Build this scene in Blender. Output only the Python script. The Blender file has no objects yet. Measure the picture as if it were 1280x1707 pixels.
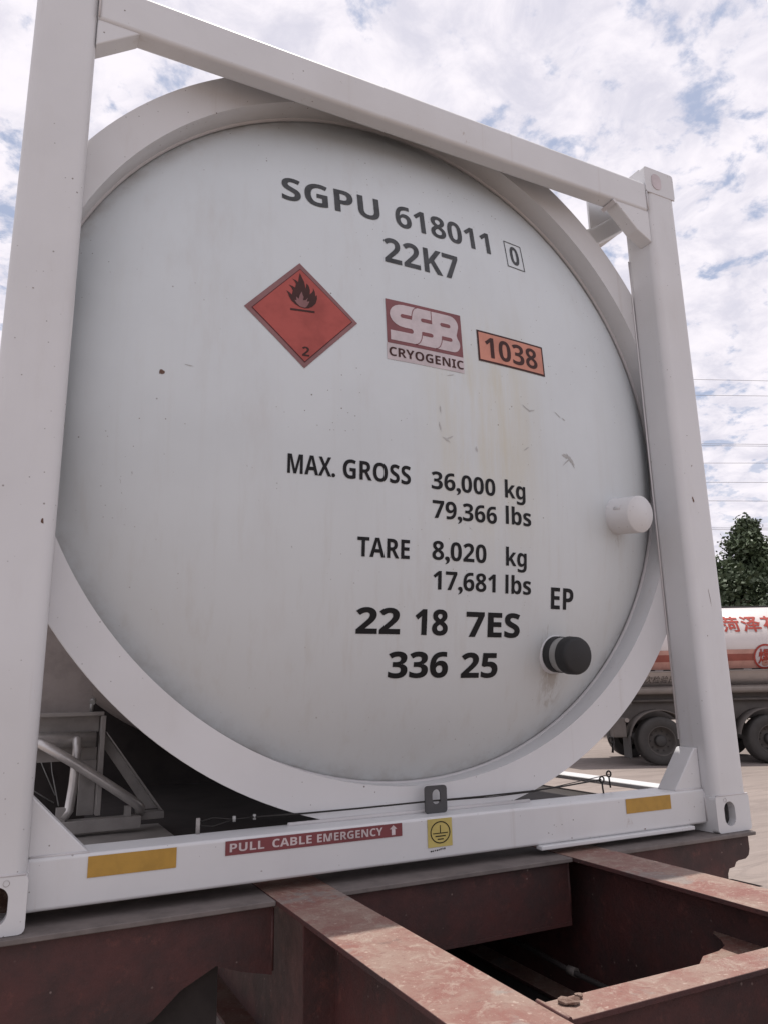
import bpy, bmesh, math, random
from mathutils import Vector, Matrix
from mathutils.geometry import tessellate_polygon
rad = math.radians
sc = bpy.context.scene
COL = sc.collection
# ---------------------------------------------------------------- camera, sky, sun, exposure
YAW, PIT, ROL, FPX = 0.4657, 0.2328, -0.0196, 1254.3
CAM = Vector((0.0708, -1.9292, 0.4909))
fw = Vector((math.sin(YAW) * math.cos(PIT), math.cos(YAW) * math.cos(PIT), math.sin(PIT)))
r0 = fw.cross(Vector((0, 0, 1))).normalized(); u0 = r0.cross(fw)
rt = math.cos(ROL) * r0 + math.sin(ROL) * u0
up = -math.sin(ROL) * r0 + math.cos(ROL) * u0
cd = bpy.data.cameras.new("camera"); cam = bpy.data.objects.new("camera", cd); COL.objects.link(cam)
cam.matrix_world = Matrix(((rt.x, up.x, -fw.x, CAM.x), (rt.y, up.y, -fw.y, CAM.y), (rt.z, up.z, -fw.z, CAM.z), (0, 0, 0, 1)))
cd.sensor_fit = 'VERTICAL'; cd.sensor_height = 36.0; cd.lens = FPX / 1707.0 * 36.0
cd.clip_start = 0.05; cd.clip_end = 3000
sc.camera = cam
GZ = -1.15                                   # ground level; z = 0 is the deck the container stands on
SUN = Vector((0.13, 0.142, 1.0)).normalized()
sc.view_settings.view_transform = 'Standard'
sc.view_settings.look = 'None'
sc.view_settings.exposure = 0.1
sc.view_settings.gamma = 1.0
sc.view_settings.use_curve_mapping = False
w = bpy.data.worlds.new("World"); sc.world = w; w.use_nodes = True
nt = w.node_tree; nt.nodes.clear()
N = nt.nodes.new; L = nt.links.new
out = N('ShaderNodeOutputWorld'); bg = N('ShaderNodeBackground'); bg.inputs['Strength'].default_value = 0.1
sky = N('ShaderNodeTexSky'); sky.sky_type = 'NISHITA'; sky.sun_disc = False
sky.sun_elevation = math.asin(SUN.z); sky.sun_rotation = math.atan2(SUN.x, SUN.y)
sky.air_density = 1.0; sky.dust_density = 2.0
tc = N('ShaderNodeTexCoord'); sep = N('ShaderNodeSeparateXYZ'); L(tc.outputs['Generated'], sep.inputs[0])
def wm(op, a, b=None, c=None, tree=None):
    n = (tree or nt).nodes.new('ShaderNodeMath'); n.operation = op
    for i, v in enumerate((a, b, c)):
        if v is None: continue
        if isinstance(v, (int, float)): n.inputs[i].default_value = v
        else: (tree or nt).links.new(v, n.inputs[i])
    return n.outputs[0]
zc = wm('ADD', wm('MAXIMUM', sep.outputs[2], 0.0), 0.22)
cx = wm('DIVIDE', sep.outputs[0], zc); cy = wm('DIVIDE', sep.outputs[1], zc)
cmb = N('ShaderNodeCombineXYZ'); L(cx, cmb.inputs[0]); L(cy, cmb.inputs[1])
def wnoise(scale, detail, rough, off, dist=0.0):
    m = N('ShaderNodeMapping'); m.inputs['Location'].default_value = off; L(cmb.outputs[0], m.inputs[0])
    n = N('ShaderNodeTexNoise'); n.inputs['Scale'].default_value = scale; n.inputs['Detail'].default_value = detail
    n.inputs['Roughness'].default_value = rough; n.inputs['Distortion'].default_value = dist
    L(m.outputs[0], n.inputs['Vector']); return n.outputs[0]
def ramp(tree, v, a, b, c0=None, c1=None):
    n = tree.nodes.new('ShaderNodeMapRange'); n.inputs['From Min'].default_value = a; n.inputs['From Max'].default_value = b
    n.interpolation_type = 'SMOOTHSTEP'
    tree.links.new(v, n.inputs['Value']); return n.outputs[0]
n1 = wnoise(11.0, 10, 0.60, (3.1, 1.7, 0), 0.15); n2 = wnoise(1.6, 3, 0.5, (7.0, 2.0, 0)); n3 = wnoise(9.0, 8, 0.62, (1.3, 9.1, 0), 0.4)
cov = ramp(nt, wm('ADD', wm('MULTIPLY', n1, 0.80), wm('MULTIPLY', n2, 0.20)), 0.365, 0.475)
# the cloud layer closes up towards the horizon
cov = wm('MAXIMUM', cov, wm('SUBTRACT', 1.0, ramp(nt, sep.outputs[2], 0.05, 0.38)))
shade = ramp(nt, n3, 0.30, 0.66)
m1 = N('ShaderNodeMix'); m1.data_type = 'RGBA'; L(shade, m1.inputs[0])
m1.inputs[6].default_value = (6.9, 6.75, 7.7, 1); m1.inputs[7].default_value = (9.4, 8.95, 9.5, 1)
m2 = N('ShaderNodeMix'); m2.data_type = 'RGBA'; L(cov, m2.inputs[0])
m3 = N('ShaderNodeMix'); m3.data_type = 'RGBA'; m3.inputs[0].default_value = 0.55; L(sky.outputs[0], m3.inputs[6]); m3.inputs[7].default_value = (5.4, 5.9, 7.6, 1)
L(m3.outputs[2], m2.inputs[6]); L(m1.outputs[2], m2.inputs[7])
L(m2.outputs[2], bg.inputs[0]); L(bg.outputs[0], out.inputs[0])
sl = bpy.data.lights.new("sun", 'SUN'); sl.energy = 3.9; sl.angle = rad(0.5); sl.color = (1.0, 0.95, 0.89)
so = bpy.data.objects.new("sun", sl); COL.objects.link(so)
so.rotation_euler = SUN.to_track_quat('Z', 'Y').to_euler(); so.location = (0, 0, 20)

# ---------------------------------------------------------------- mesh helpers
OFF = {}
def root(name, loc, label, cat, group=None, rotz=0.0, local=False):
    o = bpy.data.objects.new(name, None); COL.objects.link(o); o.location = loc; o.rotation_euler = (0, 0, rotz)
    o.empty_display_size = 0.2
    o['label'] = label; o['category'] = cat
    if group: o['group'] = group
    OFF[o] = Vector((0, 0, 0)) if local else Vector(loc)
    return o
class MB:
    def __init__(s): s.v = []; s.f = []; s.sm = []
    def add(s, vs, fs, smooth=False):
        k = len(s.v); s.v += [tuple(v) for v in vs]; s.f += [tuple(i + k for i in f) for f in fs]; s.sm += [smooth] * len(fs); return s
    def box(s, x0, x1, y0, y1, z0, z1):
        return s.add([(x0,y0,z0),(x1,y0,z0),(x1,y1,z0),(x0,y1,z0),(x0,y0,z1),(x1,y0,z1),(x1,y1,z1),(x0,y1,z1)],
                     [(0,3,2,1),(4,5,6,7),(0,1,5,4),(1,2,6,5),(2,3,7,6),(3,0,4,7)])
    def bar(s, a, b, wdt, h, upv=(0,0,1)):
        a = Vector(a); b = Vector(b); d = (b - a).normalized(); r = d.cross(Vector(upv)).normalized(); u = r.cross(d)
        vs = [p + r * sx * wdt / 2 + u * sy * h / 2 for p in (a, b) for sx, sy in ((-1,-1),(1,-1),(1,1),(-1,1))]
        return s.add(vs, [(0,3,2,1),(4,5,6,7),(0,1,5,4),(1,2,6,5),(2,3,7,6),(3,0,4,7)])
    def prism(s, poly, a0, a1, axis='y', holes=(), smooth_side=False):
        """poly in the plane across axis: y -> (x,z); x -> (y,z); z -> (x,y)"""
        def P(p, a):
            return {'y': (p[0], a, p[1]), 'x': (a, p[0], p[1]), 'z': (p[0], p[1], a)}[axis]
        loops = [list(poly)] + [list(h) for h in holes]
        flat = [p for l in loops for p in l]
        tris = tessellate_polygon([[Vector((p[0], p[1], 0)) for p in l] for l in loops])
        n = len(flat); k = len(s.v)
        s.v += [P(p, a0) for p in flat] + [P(p, a1) for p in flat]
        for t in tris:
            s.f.append((k+t[0], k+t[1], k+t[2])); s.sm.append(False)
            s.f.append((k+n+t[2], k+n+t[1], k+n+t[0])); s.sm.append(False)
        i0 = 0
        for l in loops:
            m = len(l)
            for i in range(m):
                j = (i + 1) % m
                s.f.append((k+i0+i, k+i0+j, k+n+i0+j, k+n+i0+i)); s.sm.append(smooth_side)
            i0 += m
        return s
    def tube(s, pts, r, seg=10, caps=True):
        pts = [Vector(p) for p in pts]; k = len(s.v); prev = None
        n = len(pts)
        for i, p in enumerate(pts):
            d = (pts[min(i+1, n-1)] - pts[max(i-1, 0)]).normalized()
            if prev is None:
                ref = Vector((0,0,1)) if abs(d.z) < 0.9 else Vector((1,0,0)); u = d.cross(ref).normalized()
            else: u = (prev - d * prev.dot(d)).normalized()
            prev = u; v = d.cross(u)
            for q in range(seg):
                a = 2 * math.pi * q / seg; s.v.append(tuple(p + (u * math.cos(a) + v * math.sin(a)) * r))
        for i in range(n - 1):
            for q in range(seg):
                q2 = (q + 1) % seg
                s.f.append((k+i*seg+q, k+i*seg+q2, k+(i+1)*seg+q2, k+(i+1)*seg+q)); s.sm.append(True)
        if caps:
            s.f.append(tuple(k+q for q in range(seg))[::-1]); s.f.append(tuple(k+(n-1)*seg+q for q in range(seg))); s.sm += [False, False]
        return s
    def lathe(s, prof, c, axis, seg=48, smooth=True, u=None):
        """prof: (radius, along axis)"""
        c = Vector(c); ax = Vector(axis).normalized(); ref = Vector((0,0,1)) if abs(ax.z) < 0.9 else Vector((1,0,0))
        u = ax.cross(ref).normalized(); v = ax.cross(u); k = len(s.v)
        for (r, a) in prof:
            for q in range(seg):
                t = 2*math.pi*q/seg; s.v.append(tuple(c + ax*a + (u*math.cos(t)+v*math.sin(t))*r))
        for i in range(len(prof)-1):
            for q in range(seg):
                q2 = (q+1) % seg
                s.f.append((k+i*seg+q, k+i*seg+q2, k+(i+1)*seg+q2, k+(i+1)*seg+q)); s.sm.append(smooth)
        return s
    def build(s, name, m, parent=None, bevel=0.0, seg=2, label=None, angle=40):
        off = OFF.get(parent, Vector((0,0,0)))
        me = bpy.data.meshes.new(name)
        me.from_pydata([tuple(Vector(v) - off) for v in s.v], [], s.f)
        me.polygons.foreach_set('use_smooth', s.sm)
        bm = bmesh.new(); bm.from_mesh(me)
        bmesh.ops.recalc_face_normals(bm, faces=bm.faces)
        if bevel > 0:
            bmesh.ops.remove_doubles(bm, verts=bm.verts, dist=1e-5)
            es = [e for e in bm.edges if len(e.link_faces) == 2 and e.calc_face_angle(0) > rad(angle)]
            try:
                r = bmesh.ops.bevel(bm, geom=es, offset=bevel, offset_type='OFFSET', segments=seg, profile=0.5, affect='EDGES', clamp_overlap=True)
                for f in r['faces']: f.smooth = True
            except Exception: pass
        bm.to_mesh(me); bm.free()
        if isinstance(m, (list, tuple)):
            for q in m: me.materials.append(q)
        else: me.materials.append(m)
        o = bpy.data.objects.new(name, me); COL.objects.link(o)
        if parent: o.parent = parent; OFF[o] = off
        if label: o['label'] = label
        return o
def circ(cx, cy, rx, ry=None, n=32, a0=0):
    ry = rx if ry is None else ry
    return [(cx + rx*math.cos(a0+2*math.pi*i/n), cy + ry*math.sin(a0+2*math.pi*i/n)) for i in range(n)]
def rrect(x0, x1, y0, y1, r, n=5):
    o = []
    for cx_, cy_, a in ((x1-r,y1-r,0),(x0+r,y1-r,90),(x0+r,y0+r,180),(x1-r,y0+r,270)):
        for i in range(n+1):
            t = rad(a + 90*i/n); o.append((cx_+r*math.cos(t), cy_+r*math.sin(t)))
    return o
def clone(o, parent=None):
    c = o.copy(); COL.objects.link(c); c.parent = parent
    for ch in [q for q in bpy.data.objects if q.parent is o]: clone(ch, c)
    return c

# ---------------------------------------------------------------- materials
class MT:
    def __init__(s, name, col, rough=0.5, metal=0.0, spec=0.5):
        s.m = bpy.data.materials.new(name); s.m.use_nodes = True; s.t = s.m.node_tree
        s.b = s.t.nodes['Principled BSDF']; s.c = None
        s.b.inputs['Base Color'].default_value = (*col, 1); s.b.inputs['Roughness'].default_value = rough
        s.b.inputs['Metallic'].default_value = metal; s.b.inputs['Specular IOR Level'].default_value = spec
        n = s.t.nodes.new('ShaderNodeRGB'); n.outputs[0].default_value = (*col, 1); s.c = n.outputs[0]
        s.tc = s.t.nodes.new('ShaderNodeTexCoord').outputs['Object']
    def vec(s, scale=(1,1,1), loc=(0,0,0)):
        m = s.t.nodes.new('ShaderNodeMapping'); m.inputs['Scale'].default_value = scale; m.inputs['Location'].default_value = loc
        s.t.links.new(s.tc, m.inputs[0]); return m.outputs[0]
    def noise(s, sc_, det=4, ro=0.55, scale=(1,1,1), loc=(0,0,0), dist=0.0):
        n = s.t.nodes.new('ShaderNodeTexNoise'); n.inputs['Scale'].default_value = sc_; n.inputs['Detail'].default_value = det
        n.inputs['Roughness'].default_value = ro; n.inputs['Distortion'].default_value = dist
        s.t.links.new(s.vec(scale, loc), n.inputs['Vector']); return n.outputs[0]
    def voro(s, sc_, scale=(1,1,1), loc=(0,0,0)):
        n = s.t.nodes.new('ShaderNodeTexVoronoi'); n.inputs['Scale'].default_value = sc_
        s.t.links.new(s.vec(scale, loc), n.inputs['Vector']); return n.outputs['Distance']
    def rg(s, v, a, b): return ramp(s.t, v, a, b)
    def ma(s, op, a, b=None, c=None): return wm(op, a, b, c, s.t)
    def mix(s, fac, col, amt=1.0):
        if amt != 1.0: fac = s.ma('MULTIPLY', fac, amt)
        n = s.t.nodes.new('ShaderNodeMix'); n.data_type = 'RGBA'
        if isinstance(fac, (int, float)): n.inputs[0].default_value = fac
        else: s.t.links.new(fac, n.inputs[0])
        s.t.links.new(s.c, n.inputs[6])
        if isinstance(col, tuple): n.inputs[7].default_value = (*col, 1)
        else: s.t.links.new(col, n.inputs[7])
        s.c = n.outputs[2]; return s
    def pos(s):
        n = s.t.nodes.new('ShaderNodeSeparateXYZ'); s.t.links.new(s.tc, n.inputs[0]); return n.outputs
    def nz(s):
        g = s.t.nodes.new('ShaderNodeNewGeometry'); n = s.t.nodes.new('ShaderNodeSeparateXYZ'); s.t.links.new(g.outputs['Normal'], n.inputs[0]); return n.outputs[2]
    def bump(s, v, strength=0.2, dist=0.002):
        n = s.t.nodes.new('ShaderNodeBump'); n.inputs['Strength'].default_value = strength; n.inputs['Distance'].default_value = dist
        s.t.links.new(v, n.inputs['Height'])
        prev = s.b.inputs['Normal'].links
        if prev: s.t.links.new(prev[0].from_socket, n.inputs['Normal'])
        s.t.links.new(n.outputs[0], s.b.inputs['Normal']); return s
    def rough(s, v, a, b):
        n = s.t.nodes.new('ShaderNodeMapRange'); n.inputs['To Min'].default_value = a; n.inputs['To Max'].default_value = b
        s.t.links.new(v, n.inputs[0]); s.t.links.new(n.outputs[0], s.b.inputs['Roughness']); return s
    def done(s): s.t.links.new(s.c, s.b.inputs['Base Color']); return s.m
def white_paint(name, col, head=False):
    p = MT(name, col, 0.42)
    dirt = (0.42, 0.37, 0.33)
    p.mix(p.rg(p.noise(2.2, 5, 0.6), 0.35, 0.75), tuple(c*0.9 for c in col), 0.7)
    p.mix(p.rg(p.noise(7, 6, 0.7, scale=(1, 1, 0.25)), 0.52, 0.8), dirt, 0.22)
    # fine chips and specks of dirt
    mask = p.rg(p.noise(4, 3, 0.6, loc=(5, 2, 1)), 0.45, 0.6)
    for s_, r_, k in ((38, 0.085, 0.8), (17, 0.055, 0.9)):
        v = p.voro(s_, loc=(s_*0.1, 3, 1)); sp = p.ma('SUBTRACT', 1.0, p.rg(v, r_*0.5, r_))
        p.mix(p.ma('MULTIPLY', sp, mask), (0.09, 0.06, 0.045), k)
    if head:
        o = p.pos()
        st = p.rg(p.noise(26, 5, 0.65, scale=(1, 1, 0.035)), 0.5, 0.72)
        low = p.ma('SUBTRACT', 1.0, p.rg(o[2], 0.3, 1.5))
        p.mix(p.ma('MULTIPLY', st, p.ma('MULTIPLY_ADD', low, 0.8, 0.2)), (0.40, 0.36, 0.30), 0.30)
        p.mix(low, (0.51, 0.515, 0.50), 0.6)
        # yellowish run below the placards
        wx = p.ma('MULTIPLY', p.rg(o[0], 1.15, 1.36), p.ma('SUBTRACT', 1.0, p.rg(o[0], 1.46, 1.78)))
        wz = p.ma('MULTIPLY', p.rg(o[2], 0.75, 1.3), p.ma('SUBTRACT', 1.0, p.rg(o[2], 1.5, 1.9)))
        st2 = p.rg(p.noise(9, 6, 0.7, scale=(1, 0.2, 0.10), loc=(2, 0, 0)), 0.30, 0.68)
        p.mix(p.ma('MULTIPLY', p.ma('MULTIPLY', wx, wz), st2), (0.52, 0.47, 0.31), 0.62)
        # dirt ring and drips at the two fittings
        def near(x_, z_, rx_, rz_):
            dx = p.ma('DIVIDE', p.ma('SUBTRACT', o[0], x_), rx_); dz = p.ma('DIVIDE', p.ma('SUBTRACT', o[2], z_), rz_)
            return p.ma('SUBTRACT', 1.0, p.rg(p.ma('ADD', p.ma('MULTIPLY', dx, dx), p.ma('MULTIPLY', dz, dz)), 0.1, 1.0))
        dn = p.rg(p.noise(24, 6, 0.7, scale=(1, 1, 0.15), loc=(7, 7, 7)), 0.42, 0.6)
        for x_, z_, rx_, rz_, k_ in ((2.04, 1.03, 0.05, 0.07, 0.6), (1.727, 0.60, 0.088, 0.088, 0.5), (1.73, 0.50, 0.07, 0.13, 0.5), (1.70, 0.66, 0.04, 0.04, 0.7)):
            p.mix(p.ma('MULTIPLY', near(x_, z_, rx_, rz_), dn), (0.23, 0.18, 0.13), k_)
        # patchy darker tone towards the rim
        rr_ = p.ma('SQRT', p.ma('ADD', p.ma('POWER', p.ma('SUBTRACT', o[0], 1.219), 2.0), p.ma('POWER', p.ma('SUBTRACT', o[2], 1.3716), 2.0)))
        p.mix(p.ma('MULTIPLY', p.rg(rr_, 1.08, 1.16), p.rg(p.noise(9, 6, 0.7, loc=(3, 1, 1)), 0.4, 0.65)), (0.33, 0.3, 0.27), 0.45)
        # scuffs
        sm = p.rg(p.noise(3.1, 2, 0.5, loc=(1, 8, 2)), 0.56, 0.64)
        sf = p.rg(p.noise(24, 6, 0.75, scale=(1, 1, 0.6), loc=(4, 1, 7), dist=1.2), 0.66, 0.70)
        p.mix(p.ma('MULTIPLY', sf, sm), (0.22, 0.21, 0.2), 0.6)
    else:
        p.mix(p.rg(p.noise(16, 5, 0.7, scale=(1, 1, 0.03), loc=(1, 4, 0)), 0.60, 0.72), (0.33, 0.26, 0.2), 0.18)
        p.mix(p.rg(p.noise(1.3, 4, 0.6, loc=(4, 4, 4)), 0.45, 0.7), (0.54, 0.53, 0.52), 0.6)
        # rubbed bare edges and grime where rain runs
        p.mix(p.rg(p.noise(11, 8, 0.75, scale=(1, 1, 0.5), loc=(9, 1, 1)), 0.66, 0.74), (0.3, 0.22, 0.17), 0.5)
    p.bump(p.noise(60, 3, 0.6), 0.06, 0.001).bump(p.noise(3.5, 2, 0.5), 0.18, 0.01)
    p.rough(p.noise(6, 4), 0.34, 0.55)
    return p.done()
M = {}
M['paint'] = white_paint('white_frame_paint', (0.62, 0.62, 0.625))
M['head'] = white_paint('white_head_paint', (0.595, 0.635, 0.65), True)
M['weld'] = MT('weld_paint', (0.55, 0.53, 0.53), 0.5).done()
def simple(name, col, rough=0.5, metal=0.0, nz=0.15, sc_=12):
    p = MT(name, col, rough, metal, 0.2 if 'letter' in name or 'placard' in name else 0.5); p.mix(p.rg(p.noise(sc_, 5, 0.65), 0.35, 0.75), tuple(c*(1-nz*2) for c in col), 0.8)
    p.bump(p.noise(sc_*4, 3), 0.08, 0.001); return p.done()
M['ink'] = simple('black_lettering', (0.010, 0.010, 0.011), 0.5)
M['ink_glare'] = simple('glare_grey_lettering', (0.075, 0.08, 0.085), 0.55, nz=0.25, sc_=30)  # lettering black lifted to grey, lens glare put into the colour
M['red'] = simple('placard_red', (0.40, 0.092, 0.078), 0.45)
M['red_edge'] = simple('placard_margin', (0.26, 0.135, 0.135), 0.5)
M['dark_red'] = simple('placard_dark_line', (0.10, 0.025, 0.028), 0.5)
M['maroon'] = simple('logo_maroon', (0.20, 0.062, 0.066), 0.5)
M['sticker'] = simple('sticker_white', (0.56, 0.49, 0.50), 0.45)
M['orange'] = simple('placard_orange', (0.58, 0.26, 0.19), 0.45)
M['brown_ink'] = simple('brown_black_lettering', (0.06, 0.025, 0.022), 0.5)
M['pull_red'] = simple('pull_label_red', (0.19, 0.045, 0.05), 0.5)
M['pull_white'] = simple('pull_label_letters', (0.55, 0.47, 0.47), 0.5)
M['yellow'] = simple('reflective_yellow', (0.42, 0.24, 0.04), 0.38, nz=0.12, sc_=25)
M['pale_yellow'] = simple('earth_label_yellow', (0.52, 0.42, 0.13), 0.5)
M['rubber'] = simple('black_rubber', (0.016, 0.016, 0.017), 0.65)
M['galv'] = simple('galvanised_steel', (0.34, 0.34, 0.33), 0.5, 0.35)
M['dark_steel'] = simple('dark_steel', (0.075, 0.075, 0.078), 0.5, 0.3)
M['wire'] = simple('dark_wire', (0.03, 0.027, 0.025), 0.5, 0.5)
M['stainless'] = simple('stainless_pipe', (0.6, 0.58, 0.56), 0.36, 0.6)
M['bracket'] = simple('grey_bracket_paint', (0.32, 0.30, 0.285), 0.5)
M['black'] = simple('black_void', (0.01, 0.01, 0.01), 0.9)
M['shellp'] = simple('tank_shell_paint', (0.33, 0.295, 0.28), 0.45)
def chassis_mat():
    p = MT('red_oxide_chassis', (0.075, 0.024, 0.022), 0.62)
    p.mix(p.rg(p.noise(5, 8, 0.7), 0.35, 0.65), (0.04, 0.021, 0.020))
    p.mix(p.rg(p.noise(16, 8, 0.75, loc=(3, 3, 3)), 0.55, 0.68), (0.15, 0.05, 0.04), 0.45)
    upf = p.rg(p.nz(), 0.55, 0.9)
    dust = p.rg(p.noise(7, 9, 0.72, loc=(1, 5, 2), dist=0.6), 0.33, 0.66)
    # trodden dust, thick on upward faces, thin elsewhere
    p.mix(upf, (0.225, 0.095, 0.075), 0.85)
    p.mix(p.ma('MULTIPLY', upf, dust), (0.27, 0.20, 0.16), 0.75)
    p.mix(p.ma('MULTIPLY', upf, p.rg(p.noise(13, 9, 0.8, loc=(6, 1, 4), dist=1.0), 0.50, 0.60)), (0.34, 0.275, 0.225), 0.5)
    p.mix(p.ma('MULTIPLY', upf, p.rg(p.noise(10, 9, 0.8, loc=(2, 7, 4), dist=1.2), 0.60, 0.66)), (0.10, 0.055, 0.045), 0.6)
    p.mix(p.ma('MULTIPLY', upf, p.rg(p.noise(3.2, 5, 0.7, loc=(8, 2, 2)), 0.56, 0.63)), (0.21, 0.2, 0.185), 0.6)
    fl = p.noise(95, 4, 0.7); p.mix(p.ma('MULTIPLY', upf, p.rg(fl, 0.58, 0.7)), (0.45, 0.36, 0.30), 0.6)
    p.mix(p.ma('MULTIPLY', upf, p.ma('SUBTRACT', 1.0, p.rg(fl, 0.32, 0.42))), (0.14, 0.06, 0.05), 0.5)
    v = p.voro(32, loc=(1, 1, 1)); sp = p.ma('SUBTRACT', 1.0, p.rg(v, 0.05, 0.11))
    p.mix(p.ma('MULTIPLY', sp, p.rg(p.noise(5, 3), 0.45, 0.6)), (0.32, 0.25, 0.22), 0.5)
    p.bump(p.noise(70, 6, 0.7), 0.35, 0.003).bump(p.noise(9, 6, 0.7), 0.3, 0.012)
    p.rough(p.noise(20, 4), 0.5, 0.8); return p.done()
M['chassis'] = chassis_mat()
def rust():
    p = MT('flaking_rust', (0.13, 0.07, 0.05), 0.8); p.mix(p.rg(p.noise(45, 8, 0.75), 0.42, 0.62), (0.27, 0.19, 0.15))
    p.bump(p.noise(40, 8, 0.8), 0.8, 0.01); return p.done()
M['rust'] = rust()
M['dusty'] = simple('dust_covered_steel', (0.165, 0.14, 0.13), 0.8, nz=0.2, sc_=14)
M['line_far'] = simple('hazed_cable', (0.2, 0.19, 0.2), 0.6)  # cable colour lightened to carry the far haze
M['under'] = simple('under_frame_shade_brown', (0.036, 0.029, 0.027), 0.8, nz=0.3, sc_=8)  # dark brown that also holds the deep shade under the tank
def ground_mat():
    p = MT('dusty_concrete_yard', (0.265, 0.222, 0.198), 0.9, spec=0.2)
    p.mix(p.rg(p.noise(0.25, 6, 0.6), 0.35, 0.7), (0.215, 0.182, 0.165), 0.8)
    p.mix(p.rg(p.noise(1.1, 8, 0.7, scale=(0.35, 2.2, 1), loc=(2, 2, 0), dist=1.5), 0.46, 0.6), (0.195, 0.163, 0.147), 0.75)
    p.mix(p.rg(p.noise(2.6, 8, 0.7, scale=(0.22, 2.6, 1), loc=(5, 1, 0), dist=0.9), 0.55, 0.64), (0.33, 0.285, 0.26), 0.5)
    p.mix(p.rg(p.noise(45, 4, 0.7), 0.55, 0.75), (0.12, 0.1, 0.09), 0.3)
    p.bump(p.noise(14, 8, 0.7), 0.4, 0.01); return p.done()
M['ground'] = ground_mat()
def leaf_mat():
    p = MT('tree_leaves', (0.065, 0.085, 0.05), 0.55, spec=0.35)  # leaf greens lightened, distance haze put into the colour
    p.mix(p.rg(p.noise(0.9, 3), 0.35, 0.65), (0.085, 0.115, 0.06)); p.mix(p.rg(p.noise(9, 2), 0.5, 0.7), (0.028, 0.045, 0.02), 0.7); return p.done()
M['leaf'] = leaf_mat()
M['bark'] = simple('bark', (0.09, 0.07, 0.055), 0.9)
def tank_mat():
    p = MT('tanker_silver_paint', (0.60, 0.55, 0.53), 0.35, 0.15)
    p.mix(p.rg(p.noise(1.3, 6, 0.65, scale=(0.5, 1, 1)), 0.4, 0.7), (0.5, 0.46, 0.44), 0.6)
    p.mix(p.rg(p.noise(9, 6, 0.7, scale=(1, 1, 0.15)), 0.55, 0.8), (0.3, 0.26, 0.24), 0.4); return p.done()
M['tanker'] = tank_mat()
M['tanker_grey'] = simple('tanker_lower_grey', (0.25, 0.22, 0.2), 0.6, sc_=3)
M['tanker_pink'] = simple('tanker_faded_band', (0.5, 0.27, 0.22), 0.5, sc_=4)
M['tanker_red'] = simple('tanker_red_band', (0.28, 0.075, 0.055), 0.5, sc_=4)
M['truck_text'] = simple('tanker_lettering_red', (0.36, 0.06, 0.045), 0.5)
M['truck_dark'] = simple('truck_dark_frame', (0.045, 0.042, 0.04), 0.7, sc_=4)
M['truck_grey'] = simple('truck_dusty_grey', (0.12, 0.105, 0.095), 0.75, sc_=4)
M['tyre'] = simple('dusty_tyre', (0.05, 0.046, 0.043), 0.85, sc_=6)
M['rim'] = simple('dusty_rim', (0.10, 0.09, 0.083), 0.7, 0.2, sc_=8)
M['glass'] = simple('cab_glass', (0.03, 0.04, 0.045), 0.08, sc_=2)
M['cab_red'] = simple('cab_red_paint', (0.35, 0.04, 0.03), 0.35, sc_=3)

# ---------------------------------------------------------------- setting: ground
g = MB(); R_ = 900.0; n_ = 24
g.add([(-R_, -R_, GZ), (R_, -R_, GZ), (R_, R_, GZ), (-R_, R_, GZ)], [(0, 1, 2, 3)])
go = g.build('ground', M['ground']); go['kind'] = 'structure'

# ---------------------------------------------------------------- the tank container
XC, ZC, RO, RI, YR = 1.219, 1.3716, 1.2658, 1.157, 0.137
WID, HEI, LEN = 2.438, 2.591, 6.058
RH = 1.1565
def dome(x, z):
    r = math.hypot(x - XC, z - ZC) / 1.155
    return 0.03 + 0.13*r**2 + 0.076*r**9
T = root('tank_container', (0, 0, 0), 'white tank container in a square steel frame, its round domed end lettered in black', 'tank container')
# tank head
hb = MB(); NR, NS = 40, 128
for i in range(NR + 1):
    r = RH * i / NR
    for j in range(NS):
        a = 2*math.pi*j/NS; x = XC + r*math.cos(a); z = ZC + r*math.sin(a); hb.v.append((x, dome(x, z), z))
for i in range(NR):
    for j in range(NS):
        k = (j+1) % NS; hb.f.append((i*NS+j, i*NS+k, (i+1)*NS+k, (i+1)*NS+j)); hb.sm.append(True)
hd = hb.build('tank_head', M['head'], T, label='domed white tank end with painted weights and placards')
# wall between ring and head, weld bead, shell
MB().lathe([(RI, YR+0.004), (RI, 0.240)], (XC, 0, ZC), (0, 1, 0), 128).build('ring_inner_wall', M['paint'], T)
MB().lathe([(RI+0.001, 0.219), (RI-0.003, 0.222), (RI-0.006, 0.227), (RI-0.004, 0.232), (RI+0.001, 0.236)], (XC, 0, ZC), (0, 1, 0), 128).build('weld_bead', M['weld'], T)
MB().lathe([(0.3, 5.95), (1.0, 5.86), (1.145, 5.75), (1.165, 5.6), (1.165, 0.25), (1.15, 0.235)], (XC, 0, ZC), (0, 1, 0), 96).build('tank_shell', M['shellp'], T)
# front ring: annulus trimmed to the width and height of the frame
def ring_mesh(ya, yb):
    oo = []
    for i in range(192):
        a = 2*math.pi*i/192; x = XC + RO*math.cos(a); z = ZC + RO*math.sin(a)
        oo.append((min(max(x, 0.03), WID-0.03), min(max(z, 0.1375), 2.495)))
    m = MB(); ii = circ(XC, ZC, RI, n=192)
    k = 0; n = 192
    m.v = [(x, ya, z) for x, z in oo] + [(x, ya, z) for x, z in ii] + [(x, yb, z) for x, z in oo] + [(x, yb, z) for x, z in ii]
    for i in range(n):
        j = (i+1) % n
        m.f += [(i, j, n+j, n+i), (2*n+i, 3*n+i, 3*n+j, 2*n+j), (i, 2*n+i, 2*n+j, j), (n+i, n+j, 3*n+j, 3*n+i)]; m.sm += [False]*4
    return m
ring_mesh(YR, YR+0.016).build('end_ring', M['paint'], T)
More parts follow.
